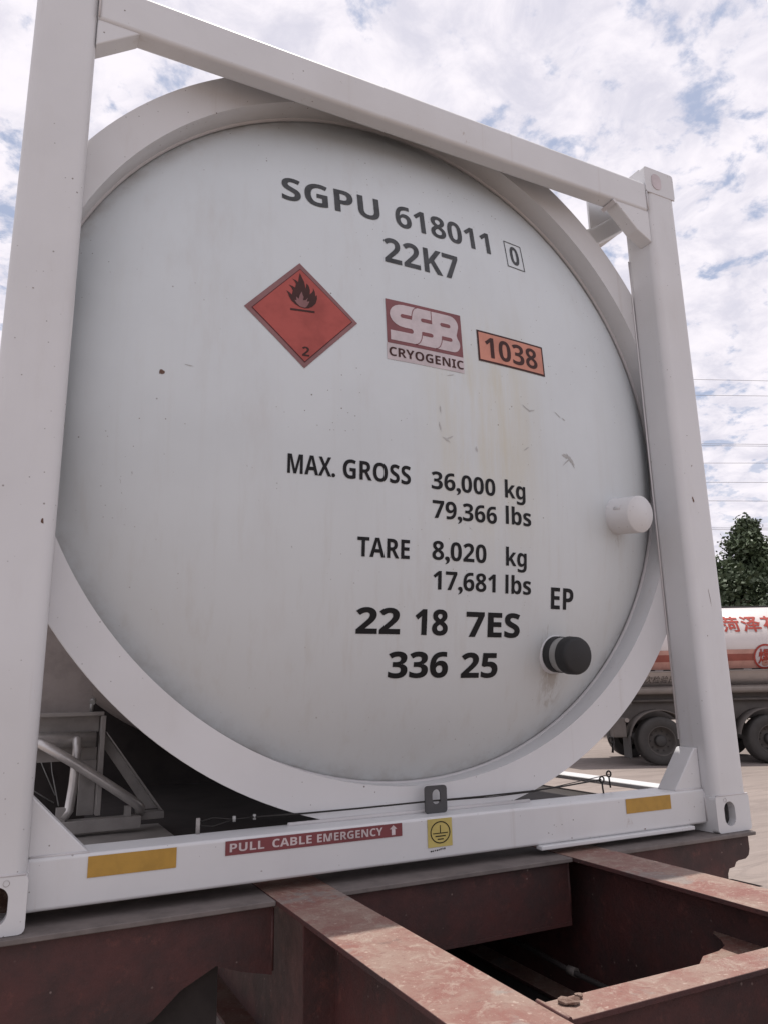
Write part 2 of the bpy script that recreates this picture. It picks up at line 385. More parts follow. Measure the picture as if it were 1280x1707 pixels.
# corner posts: pressed section with rounded corner
def post(x0, x1, y0, y1, z0, z1, r=0.028):
    poly = rrect(x0, x1, y0, y1, r, 6)
    return MB().prism(poly, z0, z1, 'z', smooth_side=False)
for (x0, x1, y0, y1) in ((0.0, 0.160, 0.001, 0.150), (2.280, 2.438, 0.001, 0.150), (0.0, 0.160, LEN-0.15, LEN), (2.280, 2.438, LEN-0.15, LEN)):
    mb = post(x0, x1, y0, y1, 0.117, 2.474)
    for i in range(len(mb.f)):
        if len(mb.f[i]) == 4: mb.sm[i] = True
    o = mb.build('corner_post', M['paint'], T)
    mod = o.modifiers.new('n', 'WEIGHTED_NORMAL'); mod.keep_sharp = True
# corner castings with oval apertures
def casting(x0, x1, y0, y1, z0, z1, front=True, hx=None, plug=False):
    mb = MB()
    hx = (x0+x1)/2 if hx is None else hx
    hz = (z0+z1)/2
    hole = rrect(hx-0.0265, hx+0.0265, hz-0.0395, hz+0.0395, 0.0262, 7)
    outer = rrect(x0, x1, z0, z1, 0.012, 3)
    t = 0.028
    if plug:
        mb.prism(outer, y0, y0+t, 'y')
    elif front:
        mb.prism(outer, y0, y0+t, 'y', [hole])
    else: mb.prism(outer, y1-t, y1, 'y', [hole])
    a, b = (y0+t, y1) if front else (y0, y1-t)
    # side walls
    mb.box(x0+0.0005, x0+0.02, a, b, z0+0.0005, z1-0.0005); mb.box(x1-0.02, x1-0.0005, a, b, z0+0.0005, z1-0.0005)
    mb.box(x0+0.02, x1-0.02, a, b, z1-0.022, z1-0.0005); mb.box(x0+0.02, x1-0.02, a, b, z0+0.0005, z0+0.02)
    return mb, (x0, x1, y0, y1, z0, z1), hx, hz
casts = []
for (x0, x1, hx) in ((0.0, 0.163, 0.1), (2.275, 2.438, 2.338)):
    for (z0, z1) in ((0.0, 0.118), (2.473, 2.591)):
        for fr in (True, False):
            y0, y1 = (0.0, 0.178) if fr else (LEN-0.178, LEN)
            mb, bb, hx2, hz = casting(x0, x1, y0, y1, z0, z1, fr, hx, plug=(fr and z0 > 1))
            c = mb.build('corner_casting', M['paint'], T)
            ym = 0.11 if fr else LEN-0.11
            MB().box(x0+0.022, x1-0.022, ym-0.002, ym+0.002, z0+0.022, z1-0.024).build('aperture_back', M['rust'], c)
            if fr and z0 > 1:
                MB().prism(rrect(hx-0.026, hx+0.026, hz-0.036, hz+0.036, 0.025, 7), -0.0025, 0.0005, 'y').build('aperture_plug', M['sticker'], c)
            if fr and z0 < 1:
                MB().lathe([(0.0005, -0.003), (0.005, -0.003), (0.0065, 0.001)], (x0+0.045 if x0 > 1 else x0+0.12, 0, 0.104), (0, -1, 0), 12).build('drain_hole', M['rust'], c)
# rails of the frame
MB().box(0.158, 2.28, 0.002, 0.068, 2.378, 2.512).build('top_rail', M['paint'], T, bevel=0.012, seg=3)
MB().box(0.158, 2.28, 0.066, 0.16, 2.47, 2.508).build('top_rail_flange', M['paint'], T, bevel=0.003)
MB().box(0.158, 2.28, 0.046, 0.165, 0.028, 0.1395).build('bottom_rail', M['paint'], T, bevel=0.008, seg=3)
MB().box(0.158, 2.28, LEN-0.16, LEN-0.03, 0.03, 0.14).build('bottom_rail', M['paint'], T, bevel=0.006)
MB().box(0.158, 2.28, LEN-0.07, LEN-0.003, 2.38, 2.51).build('top_rail', M['paint'], T, bevel=0.006)
for x0, x1 in ((0.0, 0.085), (WID-0.095, WID)):
    MB().box(x0, x1, 0.17, LEN-0.17, 0.094, 0.112).build('side_rail', M['paint'], T, bevel=0.004)
for x0, x1 in ((1.56, 2.20),):
    MB().box(x0, x1, 0.030, 0.06, 0.016, 0.0285).build('pad_strip', M['paint'], T, bevel=0.003)
# seam weld where ring meets bottom rail
MB().tube([(0.80, 0.133, 0.1425), (1.2, 0.133, 0.1425), (1.60, 0.133, 0.1425)], 0.006, 8).build('weld_bead', M['weld'], T)
# welds around the posts
for x in (0.162, 2.277):
    MB().tube([(x, 0.134, 0.30), (x, 0.134, 1.3), (x, 0.134, 2.22)], 0.0032, 8).build('weld_bead', M['weld'], T)
for x0, x1 in ((0.004, 0.158), (2.281, 2.434)):
    for z in (0.1185, 2.4725):
        MB().tube([(x0, 0.0015, z), ((x0+x1)/2, 0.0012, z+0.0006), (x1, 0.0015, z)], 0.0028, 8).build('weld_bead', M['weld'], T)
MB().tube([(2.278, 0.05, 0.13), (2.278, 0.044, 0.10), (2.278, 0.044, 0.035)], 0.004, 8).build('weld_bead', M['weld'], T)
MB().tube([(0.161, 0.05, 0.13), (0.161, 0.044, 0.10), (0.161, 0.044, 0.035)], 0.004, 8).build('weld_bead', M['weld'], T)
MB().tube([(0.161, 0.001, 2.385), (0.161, 0.001, 2.45), (0.161, 0.001, 2.505)], 0.003, 8).build('weld_bead', M['weld'], T)
MB().tube([(2.277, 0.001, 2.385), (2.277, 0.001, 2.47)], 0.003, 8).build('weld_bead', M['weld'], T)
MB().tube([(0.165, 0.054, 0.1405), (0.29, 0.054, 0.1405)], 0.003, 8).build('weld_bead', M['weld'], T)
MB().tube([(2.148, 0.054, 0.1405), (2.277, 0.054, 0.1405)], 0.003, 8).build('weld_bead', M['weld'], T)
# gussets
MB().prism([(0.159, 0.272), (0.290, 0.1385), (0.159, 0.1385)], 0.056, 0.136, 'y').build('corner_gusset', M['paint'], T, bevel=0.004)
MB().prism([(2.279, 0.275), (2.262, 0.275), (2.150, 0.1385), (2.279, 0.1385)], 0.056, 0.136, 'y').build('corner_gusset', M['paint'], T, bevel=0.004)
MB().prism([(0.159, 2.290), (0.277, 2.3795), (0.159, 2.3795)], 0.006, 0.066, 'y').build('corner_gusset', M['paint'], T, bevel=0.004)
MB().prism([(2.281, 2.238), (2.205, 2.279), (2.098, 2.3795), (2.281, 2.3795)], 0.006, 0.066, 'y').build('corner_gusset', M['paint'], T, bevel=0.004)
MB().bar((2.089, 0.036, 2.377), (2.102, 0.036, 2.366), 0.07, 0.012).build('weld_bead', M['weld'], T)
# rear corner: upright plate and brace to the tank
MB().prism([(2.142, 2.515), (2.279, 2.515), (2.279, 2.475), (2.142, 2.378)], 0.196, 0.206, 'y').build('brace_plate', M['paint'], T)
MB().bar((2.365, 0.245, 2.497), (2.02, 0.245, 2.26), 0.075, 0.06, (0, 1, 0)).build('tank_brace', M['paint'], T, bevel=0.004)
for x0, x1 in ((0.0, 0.06), (WID-0.06, WID)):
    MB().box(x0, x1, 0.179, LEN-0.179, 2.51, 2.57).build('top_side_rail', M['paint'], T, bevel=0.004)
# left floor plate in the bottom corner, lit from the side
MB().prism([(0.087, 0.168), (0.62, 0.168), (0.60, 0.22), (0.60, 0.90), (0.087, 0.95)], 0.053, 0.061, 'z').build('floor_plate', M['bracket'], T)

# --- decals: flat print laid on the dome or the rail
def decal_from(me_v, me_f, name, m, parent, surf, off, label=None, cell=0.05):
    bm = bmesh.new(); vs = [bm.verts.new((x, 0, z)) for x, z in me_v]
    for f in me_f:
        try: bm.faces.new([vs[i] for i in f])
        except ValueError: pass
    if surf is dome or cell:
        xs = [v[0] for v in me_v]; zs = [v[1] for v in me_v]
        if surf is dome:
            for lo, hi, no in ((min(xs), max(xs), (1,0,0)), (min(zs), max(zs), (0,0,1))):
                k = int(lo/cell)
                while k*cell <= hi:
                    if lo < k*cell < hi:
                        co = (k*cell, 0, 0) if no[0] else (0, 0, k*cell)
                        bmesh.ops.bisect_plane(bm, geom=bm.verts[:]+bm.edges[:]+bm.faces[:], plane_co=co, plane_no=no, dist=1e-6)
                    k += 1
    for v in bm.verts: v.co.y = surf(v.co.x, v.co.z) - off
    bm.normal_update()
    for f in bm.faces:
        if f.normal.y > 0: f.normal_flip()
        f.smooth = True
    me = bpy.data.meshes.new(name); bm.to_mesh(me); bm.free(); me.materials.append(m)
    o = bpy.data.objects.new(name, me); COL.objects.link(o); o.parent = parent; OFF[o] = OFF.get(parent, Vector())
    if label: o['label'] = label
    return o
def poly_decal(loops, name, m, parent, surf=dome, off=0.0015, label=None):
    """loops: list of (outer, holes...)"""
    V, F = [], []
    for lp in loops:
        flat = [p for l in lp for p in l]; k = len(V); V += flat
        for t in tessellate_polygon([[Vector((p[0], p[1], 0)) for p in l] for l in lp]): F.append(tuple(k+i for i in t))
    return decal_from(V, F, name, m, parent, surf, off, label)
def sans(s):
    """bold sans-serif characters"""
    o = ''
    for c in s:
        if 'A' <= c <= 'Z': o += chr(0x1D5D4+ord(c)-65)
        elif 'a' <= c <= 'z': o += chr(0x1D5EE+ord(c)-97)
        elif '0' <= c <= '9': o += chr(0x1D7EC+ord(c)-48)
        else: o += c
    return o
def text_geo(s, bold=0.0, spacing=1.0):
    cu = bpy.data.curves.new('t', 'FONT'); cu.body = s; cu.resolution_u = 4; cu.offset = bold; cu.space_character = spacing
    ob = bpy.data.objects.new('t', cu); COL.objects.link(ob)
    dg = bpy.context.evaluated_depsgraph_get(); dg.update()
    me = bpy.data.meshes.new_from_object(ob.evaluated_get(dg))
    V = [(v.co.x, v.co.y) for v in me.vertices]; F = [tuple(p.vertices) for p in me.polygons]
    bpy.data.objects.remove(ob); bpy.data.curves.remove(cu); bpy.data.meshes.remove(me)
    if '.' in s or ',' in s:                  # thicken the full stops and commas
        par = list(range(len(V)))
        def fd(i):
            while par[i] != i: par[i] = par[par[i]]; i = par[i]
            return i
        for f in F:
            for q in f[1:]: par[fd(q)] = fd(f[0])
        isl = {}
        for i in range(len(V)): isl.setdefault(fd(i), []).append(i)
        for ids in isl.values():
            if max(V[i][1] for i in ids) < 0.25:
                cx_ = sum(V[i][0] for i in ids)/len(ids); cy_ = max(V[i][1] for i in ids) - 0.06
                for i in ids: V[i] = (cx_+(V[i][0]-cx_)*1.6, cy_+(V[i][1]-cy_)*1.25+0.01)
    return V, F
def text_decal(s, x0, x1, zb, cap, name, m, parent, surf=dome, off=0.0015, bold=0.016, label=None, spacing=1.0, shear=0.0):
    bold = max(0.0, (bold-0.024)*0.6); H = text_geo(sans('H'), bold)[0]; hc = max(v[1] for v in H); lo = min(v[1] for v in H)
    V, F = text_geo(sans(s), bold, spacing)
    a = min(v[0] for v in V); b = max(v[0] for v in V)
    V = [(x0 + (x-a)/(b-a)*(x1-x0) + shear*(y-lo), zb + (y-lo)/(hc-lo)*cap) for x, y in V]
    return decal_from(V, F, name, m, parent, surf, off, label)
B = 0.030
for s, x0, x1, zb, cap, mk, bold in (
    ('SGPU', 0.747, 1.086, 2.031, 0.092, 'ink_glare', 0.018), ('618011', 1.145, 1.538, 2.031, 0.092, 'ink_glare', 0.018),
    ('0', 1.634, 1.676, 2.022, 0.082, 'ink_glare', 0.016), ('22K7', 1.090, 1.379, 1.872, 0.098, 'ink_glare', 0.026),
    ('MAX.', 0.760, 0.905, 1.107, 0.058, 'ink', 0.026), ('GROSS', 0.929, 1.152, 1.107, 0.058, 'ink', 0.026),
    ('36,000', 1.226, 1.470, 1.103, 0.056, 'ink', 0.026), ('kg', 1.510, 1.597, 1.104, 0.058, 'ink', 0.026),
    ('79,366', 1.229, 1.474, 1.011, 0.056, 'ink', 0.026), ('lbs', 1.511, 1.619, 1.016, 0.057, 'ink', 0.026),
    ('TARE', 0.979, 1.150, 0.877, 0.058, 'ink', 0.026), ('8,020', 1.229, 1.431, 0.881, 0.058, 'ink', 0.026),
    ('kg', 1.510, 1.597, 0.879, 0.058, 'ink', 0.026), ('17,681', 1.234, 1.468, 0.790, 0.057, 'ink', 0.026),
    ('lbs', 1.508, 1.616, 0.789, 0.057, 'ink', 0.026), ('22', 0.983, 1.125, 0.653, 0.076, 'ink', 0.042),
    ('18', 1.175, 1.290, 0.652, 0.077, 'ink', 0.042), ('7ES', 1.358, 1.571, 0.649, 0.077, 'ink', 0.042),
    ('336', 1.093, 1.298, 0.526, 0.076, 'ink', 0.042), ('25', 1.346, 1.487, 0.524, 0.076, 'ink', 0.042),
    ('EP', 1.706, 1.813, 0.747, 0.072, 'ink', 0.024)):
    text_decal(s, x0, x1, zb, cap, 'lettering', M[mk], T, bold=bold, label='painted characters ' + s)
def frame_loop(x0, x1, z0, z1, t): return [[(x0,z0),(x1,z0),(x1,z1),(x0,z1)], [(x0+t,z0+t),(x0+t,z1-t),(x1-t,z1-t),(x1-t,z0+t)]]
poly_decal([frame_loop(1.612, 1.696, 2.004, 2.121, 0.0035)], 'check_digit_box', M['ink_glare'], T)
# flammable gas diamond
dm = poly_decal([[[(0.7955,1.794),(0.6241,1.612),(0.8060,1.4351),(0.98,1.6165)]]], 'hazard_placard', M['red_edge'], T, off=0.0015, label='red diamond with a black flame and the number 2')
poly_decal([[[(0.7966,1.7736),(0.6454,1.6111),(0.8072,1.4535),(0.9636,1.6172)]]], 'placard_line', M['dark_red'], dm, off=0.0022)
poly_decal([[[(0.7966,1.7700),(0.6490,1.6111),(0.8072,1.4572),(0.9600,1.6172)]]], 'placard_field', M['red'], dm, off=0.0029)
FL = [(0.8078,1.6352),(0.793,1.6372),(0.7784,1.6441),(0.7667,1.6548),(0.7595,1.668),(0.7553,1.6802),(0.7515,1.6876),(0.7611,1.682),(0.7687,1.6757),(0.7715,1.69),(0.7672,1.7006),(0.7594,1.7089),(0.7702,1.7061),(0.779,1.702),(0.7822,1.7152),(0.7779,1.7249),(0.7706,1.7321),(0.7824,1.7285),(0.7888,1.7226),(0.7915,1.7405),(0.7948,1.7563),(0.8006,1.7441),(0.8078,1.7288),(0.8111,1.7112),(0.8124,1.7049),(0.8158,1.7239),(0.8226,1.7169),(0.8262,1.7027),(0.825,1.6869),(0.8321,1.695),(0.8365,1.7032),(0.8355,1.7123),(0.8419,1.6993),(0.8434,1.6831),(0.8478,1.6896),(0.8484,1.6758),(0.8435,1.6584),(0.8319,1.6447),(0.8198,1.6375)]
FI = [(0.8078,1.6365),(0.7931,1.6388),(0.7828,1.6482),(0.7762,1.6582),(0.7829,1.6579),(0.7816,1.6707),(0.7898,1.6642),(0.7929,1.6779),(0.7997,1.6917),(0.8019,1.6813),(0.8054,1.6738),(0.8028,1.6618),(0.8112,1.6635),(0.8188,1.6732),(0.8147,1.6593),(0.8237,1.6617),(0.8184,1.6486),(0.8123,1.6393)]
poly_decal([[FL]], 'flame', M['brown_ink'], dm, off=0.0036); poly_decal([[FI]], 'flame_core', M['red_edge'], dm, off=0.0043)
poly_decal([[[(0.763,1.6213),(0.8397,1.6245),(0.8397,1.631),(0.763,1.6283)]]], 'flame_bar', M['brown_ink'], dm, off=0.0036)
text_decal('2', 0.7990, 0.8215, 1.4745, 0.031, 'class_number', M['brown_ink'], dm, off=0.0036, bold=0.02)
# maker's panel
X0, X1, Z0, Z1 = 1.081, 1.365, 1.571, 1.729
sp_ = poly_decal([[[(1.079,1.513),(1.366,1.513),(1.366,1.5705),(1.079,1.5705)]]], 'logo_sticker', M['sticker'], T, off=0.0013, label='maroon logo sticker with white interlocked letters over the word CRYOGENIC')
poly_decal([[[(X0,Z0),(X1,Z0),(X1,Z1),(X0,Z1)]]], 'logo_panel', M['maroon'], sp_, off=0.0016)
text_decal('CRYOGENIC', 1.086, 1.364, 1.526, 0.031, 'logo_word', M['brown_ink'], sp_, off=0.0022, bold=0.014)
def uv(u, v): return (X0 + u*(X1-X0), Z1 - v*(Z1-Z0))
def arc(cu, cv, ru, rv, a0, a1, n=10): return [(cu + ru*math.cos(rad(a0+(a1-a0)*i/n)), cv - rv*math.sin(rad(a0+(a1-a0)*i/n))) for i in range(n+1)]
blob = arc(0.20, 0.325, 0.155, 0.25, 90, 270) + [(0.30, 0.575)]
blob = [(0.84, 0.075)] + [(0.22, 0.075)] + arc(0.22, 0.335, 0.175, 0.26, 90, 270) + [(0.31, 0.595)] + arc(0.31, 0.65, 0.03, 0.055, 90, -90, 6) + \
       [(0.045, 0.705), (0.045, 0.925), (0.86, 0.925)] + arc(0.86, 0.73, 0.105, 0.195, -90, 45, 8) + [(0.925, 0.51)] + arc(0.84, 0.29, 0.115, 0.215, -25, 90, 8)
poly_decal([[[uv(*p) for p in blob]]], 'logo_letters', M['sticker'], sp_, off=0.0023)
def slot(u0, u1, v, h, rl=True, rr=True):
    hh = h/2; ru = hh*0.56
    p = []
    p += arc(u0+ru, v, ru, hh, 90, 270, 6) if rl else [(u0, v-hh), (u0, v+hh)]
    p += arc(u1-ru, v, ru, hh, 270, 450, 6) if rr else [(u1, v+hh), (u1, v-hh)]
    return [[uv(*q) for q in p]]
sl_ = [slot(0.18, 0.325, 0.335, 0.085, True, False), slot(0.445, 0.59, 0.335, 0.085, True, False), slot(0.705, 0.845, 0.335, 0.085),
       slot(0.455, 0.60, 0.65, 0.085, False, True), slot(0.72, 0.86, 0.65, 0.085, False, True)]
def thick(pts, t=0.012):
    o = []; q = []
    for i, (a, b) in enumerate(pts):
        a2, b2 = pts[min(i+1, len(pts)-1)]; a1, b1 = pts[max(i-1, 0)]
        dx, dy = (a2-a1)*1.8, b2-b1; l = math.hypot(dx, dy) or 1
        o.append((a - dy/l*t/1.8/2*1.0, b + dx/l*t/2)); q.append((a + dy/l*t/1.8/2, b - dx/l*t/2))
    return [[uv(*p) for p in o + q[::-1]]]
sl_ += [thick(arc(0.40, 0.34, 0.075, 0.265, 90, 180), 0.016), thick([(0.588, 0.075), (0.588, 0.38)], 0.016),
        thick(arc(0.36, 0.62, 0.095, 0.305, 0, -90), 0.016), thick(arc(0.625, 0.62, 0.095, 0.305, 0, -90), 0.016)]
for q_ in sl_: poly_decal([q_], 'logo_slot', M['maroon'], sp_, off=0.0030)
# orange number panel
op = poly_decal([[[(1.4287,1.5744),(1.725,1.5744),(1.725,1.6915),(1.4287,1.6915)]]], 'number_placard', M['brown_ink'], T, off=0.0015, label='orange panel with black border reading 1038')
poly_decal([[[(1.4357,1.5814),(1.718,1.5814),(1.718,1.6845),(1.4357,1.6845)]]], 'placard_field', M['orange'], op, off=0.0022)
text_decal('1038', 1.460, 1.692, 1.594, 0.077, 'placard_number', M['brown_ink'], op, off=0.0029, bold=0.016)
# little outline label by the vent
poly_decal([frame_loop(1.79, 1.872, 0.582, 0.640, 0.0016)], 'outline_label', M['ink'], T, off=0.0012)
text_decal('ON', 1.838, 1.862, 0.625, 0.010, 'outline_label_text', M['ink_glare'], T, off=0.0012, bold=0)
# chips and scuff marks seen on the head
random.seed(4)
def blot(cx_, cz_, w_, h_, n=14, rag=0.5, tilt=0.0):
    o = []
    for i in range(n):
        a = 2*math.pi*i/n; k = 1 - rag*random.random(); x = w_*k*math.cos(a); z = h_*k*math.sin(a)
        o.append((cx_ + x*math.cos(tilt) - z*math.sin(tilt), cz_ + x*math.sin(tilt) + z*math.cos(tilt)))
    return o
poly_decal([[blot(0.401, 1.372, 0.010, 0.008)]], 'paint_chip', M['rust'], T, off=0.001)
M['scuff'] = simple('grey_scuff', (0.43, 0.43, 0.42), 0.6, nz=0.1)
sc_marks = [[blot(0.474, 1.400, 0.016, 0.0022, tilt=-0.1)]]
for cx_, cz_, w_, h_, t_ in ((1.62,1.436,0.03,0.0035,-0.5),(1.645,1.43,0.02,0.003,0.2),(1.77,1.437,0.018,0.003,-0.6),(1.80,1.425,0.012,0.003,-0.4),
        (1.795,1.285,0.02,0.008,-0.3),(1.82,1.275,0.035,0.008,-0.9),(1.80,1.268,0.03,0.0035,0.7),(1.61,1.285,0.02,0.003,0.6),(1.40,1.252,0.006,0.012,0.1),
        (1.285,1.27,0.022,0.004,-0.5),(1.262,1.31,0.004,0.02,0.2),(1.30,1.28,0.018,0.003,0.5),(1.265,1.37,0.003,0.02,0.15),(1.31,1.497,0.02,0.002,0.3)):
    sc_marks.append([blot(cx_, cz_, w_, h_, 18, 0.6, t_)])
poly_decal(sc_marks, 'scuff_marks', M['scuff'], T, off=0.0009)['kind'] = 'stuff'

# vent with rubber cap, and capped pipe stub
vent = MB().lathe([(0.066, 0.002), (0.064, 0.012), (0.058, 0.018), (0.058, 0.03)], (1.727, 0.13, 0.600), (0.03, -1, -0.10), 40).build('relief_vent', M['paint'], T, label='stubby vent with black rubber cap below the letters EP')
MB().lathe([(0.0575, 0.020), (0.0595, 0.022), (0.0595, 0.050), (0.0575, 0.052)], (1.727, 0.13, 0.600), (0.03, -1, -0.10), 40).build('dark_band', M['rubber'], vent)
MB().lathe([(0.0565, 0.050), (0.0565, 0.086)], (1.727, 0.13, 0.600), (0.03, -1, -0.10), 40).build('steel_neck', M['galv'], vent)
MB().lathe([(0.0565, 0.084), (0.0605, 0.0845), (0.0615, 0.088), (0.0605, 0.120), (0.0570, 0.128), (0.050, 0.131), (0.0005, 0.1315)], (1.727, 0.13, 0.600), (0.03, -1, -0.10), 40).build('rubber_cap', M['rubber'], vent)
stub = MB().lathe([(0.072, 0.0), (0.068, 0.008), (0.0665, 0.012), (0.0665, 0.116), (0.064, 0.119), (0.0, 0.119)], (2.055, 0.118, 1.100), (0.07, -1, -0.12), 40).build('pipe_stub', M['paint'], T)
MB().tube([(2.003, 0.06, 1.112), (2.003, 0.043, 1.111), (2.002, 0.028, 1.110)], 0.010, 10).build('set_screw', M['paint'], stub)
# --- rail fittings
flat = lambda x, z: 0.046
poly_decal([[[(0.287,0.087),(0.487,0.087),(0.487,0.1325),(0.287,0.1325)]]], 'reflective_strip', M['yellow'], T, flat, 0.0015, 'dull yellow reflective strip at the left of the bottom rail')
poly_decal([[[(1.917,0.088),(2.115,0.088),(2.115,0.1325),(1.917,0.1325)]]], 'reflective_strip', M['yellow'], T, flat, 0.0015, 'yellow reflective strip at the right of the bottom rail')
pl = poly_decal([[[(0.606,0.100),(1.099,0.100),(1.099,0.1335),(0.606,0.1335)]]], 'pull_cable_label', M['pull_red'], T, flat, 0.0015, 'dark red strip reading PULL CABLE EMERGENCY with an upward arrow')
for s, x0, x1 in (('PULL', 0.617, 0.706), ('CABLE', 0.727, 0.834), ('EMERGENCY', 0.849, 1.040)):
    text_decal(s, x0, x1, 0.1075, 0.0195, 'label_word', M['pull_white'], pl, flat, 0.0022, bold=0.03)
poly_decal([[[(1.066,0.1045),(1.077,0.1045),(1.077,0.120),(1.083,0.120),(1.0715,0.130),(1.060,0.120),(1.066,0.120)]]], 'label_arrow', M['pull_white'], pl, flat, 0.0022)
el = poly_decal([[[(1.179,0.060),(1.259,0.060),(1.259,0.1345),(1.179,0.1345)]]], 'earth_label', M['pale_yellow'], T, flat, 0.0015, 'yellow sticker with the black earth symbol in a circle')
ex, ez = 1.220, 0.098
poly_decal([[circ(ex, ez, 0.0325, 0.0295, 36), circ(ex, ez, 0.0295, 0.0265, 36)],
            [[(ex-0.0013,ez-0.001),(ex+0.0013,ez-0.001),(ex+0.0013,ez+0.019),(ex-0.0013,ez+0.019)]],
            [[(ex-0.024,ez-0.0035),(ex+0.024,ez-0.0035),(ex+0.024,ez-0.001),(ex-0.024,ez-0.001)]],
            [[(ex-0.017,ez-0.0115),(ex+0.017,ez-0.0115),(ex+0.017,ez-0.0085),(ex-0.017,ez-0.0085)]],
            [[(ex-0.010,ez-0.0195),(ex+0.010,ez-0.0195),(ex+0.010,ez-0.0165),(ex-0.010,ez-0.0165)]]], 'earth_symbol', M['ink'], el, flat, 0.0022)
poly_decal([[blot(1.190+0.006*i, 0.050+0.0006*i, 0.0035, 0.0032, 8, 0.6)] for i in range(8)], 'smudged_stamp', M['ink'], T, flat, 0.0012)['kind'] = 'stuff'
for bl_ in (blot(2.02, 0.1300, 0.006, 0.0025), blot(1.99, 0.036, 0.005, 0.003), blot(1.60, 0.060, 0.002, 0.002), blot(0.70, 0.055, 0.003, 0.001)):
    poly_decal([[bl_]], 'paint_chip', M['rust'], T, flat, 0.0008)
for bl_ in (blot(2.318, 0.10, 0.004, 0.003), blot(2.325, 0.012, 0.012, 0.003), blot(2.29, 0.006, 0.008, 0.004), blot(2.40, 0.004, 0.010, 0.003), blot(2.36, 0.03, 0.003, 0.006), blot(0.155, 0.112, 0.004, 0.004), blot(2.338, 1.165, 0.005, 0.014, tilt=0.2), blot(2.345, 1.42, 0.003, 0.002), blot(2.352, 1.30, 0.002, 0.005, tilt=-0.5), blot(2.365, 0.80, 0.0012, 0.04, rag=0.3, tilt=0.12), blot(0.128, 0.90, 0.004, 0.008), blot(2.33, 0.66, 0.002, 0.003), blot(0.06, 1.5, 0.002, 0.002)):
    poly_decal([[bl_]], 'paint_chip', M['rust'], T, lambda x, z: 0.001, 0.0006)
# earthing lug with oval hole
MB().prism(rrect(1.206, 1.279, 0.1395, 0.216, 0.010, 4), 0.100, 0.106, 'y', [rrect(1.230, 1.258, 0.164, 0.205, 0.0135, 6)]).build('earthing_lug', M['dark_steel'], T, label='dark steel lug with an oval hole')
# eye bolts and the release cable
def ringpts(c, r, n=14, ax=0):
    return [(c[0] + r*math.cos(2*math.pi*i/n+1.6), c[1], c[2] + r*math.sin(2*math.pi*i/n+1.6)) for i in range(n+1)]
for (x, y, z) in ((1.921, 0.150, 0.139), (1.985, 0.185, 0.150)):
    MB().tube([(x, y, z), (x-0.002, y, z+0.018), (x-0.003, y, z+0.036)], 0.0028, 8).tube(ringpts((x-0.003, y, z+0.045), 0.0095), 0.0028, 8).build('eye_bolt', M['wire'], T)
MB().tube([(0.561, 0.150, 0.139), (0.561, 0.150, 0.178)], 0.0055, 8).build('eye_bolt', M['bracket'], T)
MB().tube([(0.561,0.15,0.168),(0.60,0.15,0.176),(0.65,0.148,0.168),(0.70,0.145,0.169)], 0.0016, 6).tube([(0.561,0.15,0.160),(0.60,0.15,0.155),(0.65,0.148,0.167)], 0.0016, 6).build('cable_loop', M['wire'], T)
for x in (0.655, 0.71):
    MB().tube([(x, 0.146, 0.162), (x, 0.146, 0.176)], 0.0045, 8).build('cable_clamp', M['galv'], T)
MB().tube([(0.70,0.145,0.169),(0.85,0.13,0.1685),(1.0,0.118,0.170),(1.15,0.108,0.1725),(1.244,0.103,0.174),(1.40,0.112,0.172),(1.6,0.125,0.172),(1.75,0.138,0.176),(1.915,0.150,0.184)], 0.0026, 6).build('release_cable', M['wire'], T, label='thin dark cable running through the lug')
MB().tube([(1.25,0.103,0.172),(1.45,0.118,0.167),(1.62,0.135,0.168),(1.78,0.17,0.176),(1.985,0.185,0.193)], 0.0014, 6).build('cable_strand', M['wire'], T)
MB().tube([(2.03,0.2,0.300),(2.025,0.2,0.28),(2.022,0.2,0.262)], 0.004, 6).tube(ringpts((2.02,0.2,0.305), 0.010), 0.003, 6).build('hanging_hook', M['wire'], T)
# --- valve frame and pipes under the tank at the left, 0.8 m behind the end frame
Y = 0.80
EQ = MB(); EQ.box(0.05, 0.391, Y, Y+0.04, 0.427, 0.440); EQ.box(0.382, 0.398, Y, Y+0.05, 0.115, 0.427); EQ.box(0.05, 0.382, Y+0.045, Y+0.05, 0.375, 0.427)
EQ.build('valve_frame', M['bracket'], T, bevel=0.002)
MB().prism([(0.402, 0.370), (0.402, 0.320), (0.545, 0.118), (0.585, 0.118)], Y+0.046, Y+0.052, 'y').prism([(0.402, 0.375), (0.402, 0.370), (0.588, 0.114), (0.593, 0.118)], Y, Y+0.05, 'y').build('diagonal_angle', M['bracket'], T)
MB().box(0.27, 0.520, Y-0.04, Y+0.01, 0.072, 0.110).build('bottom_channel', M['bracket'], T, bevel=0.002)
MB().box(0.521, 0.60, Y, Y+0.05, 0.090, 0.114).build('channel_end', M['bracket'], T, bevel=0.002)
MB().box(0.05, 0.380, Y+0.052, Y+0.058, 0.285, 0.325).build('cross_plate', M['bracket'], T)
MB().box(0.33, 0.380, Y+0.04, Y+0.058, 0.115, 0.285).build('web_plate', M['bracket'], T)
MB().tube([(0.02, Y+0.02, 0.352), (0.37, Y+0.02, 0.352)], 0.026, 16).build('header_pipe', M['stainless'], T)
MB().tube([(0.19, Y+0.01, 0.352), (0.195, Y-0.03, 0.352), (0.215, Y-0.055, 0.342), (0.30, Y-0.055, 0.288), (0.40, Y-0.052, 0.220), (0.50, Y-0.045, 0.150), (0.515, Y-0.03, 0.135), (0.52, Y, 0.115)], 0.0155, 14).build('stainless_pipe', M['stainless'], T)
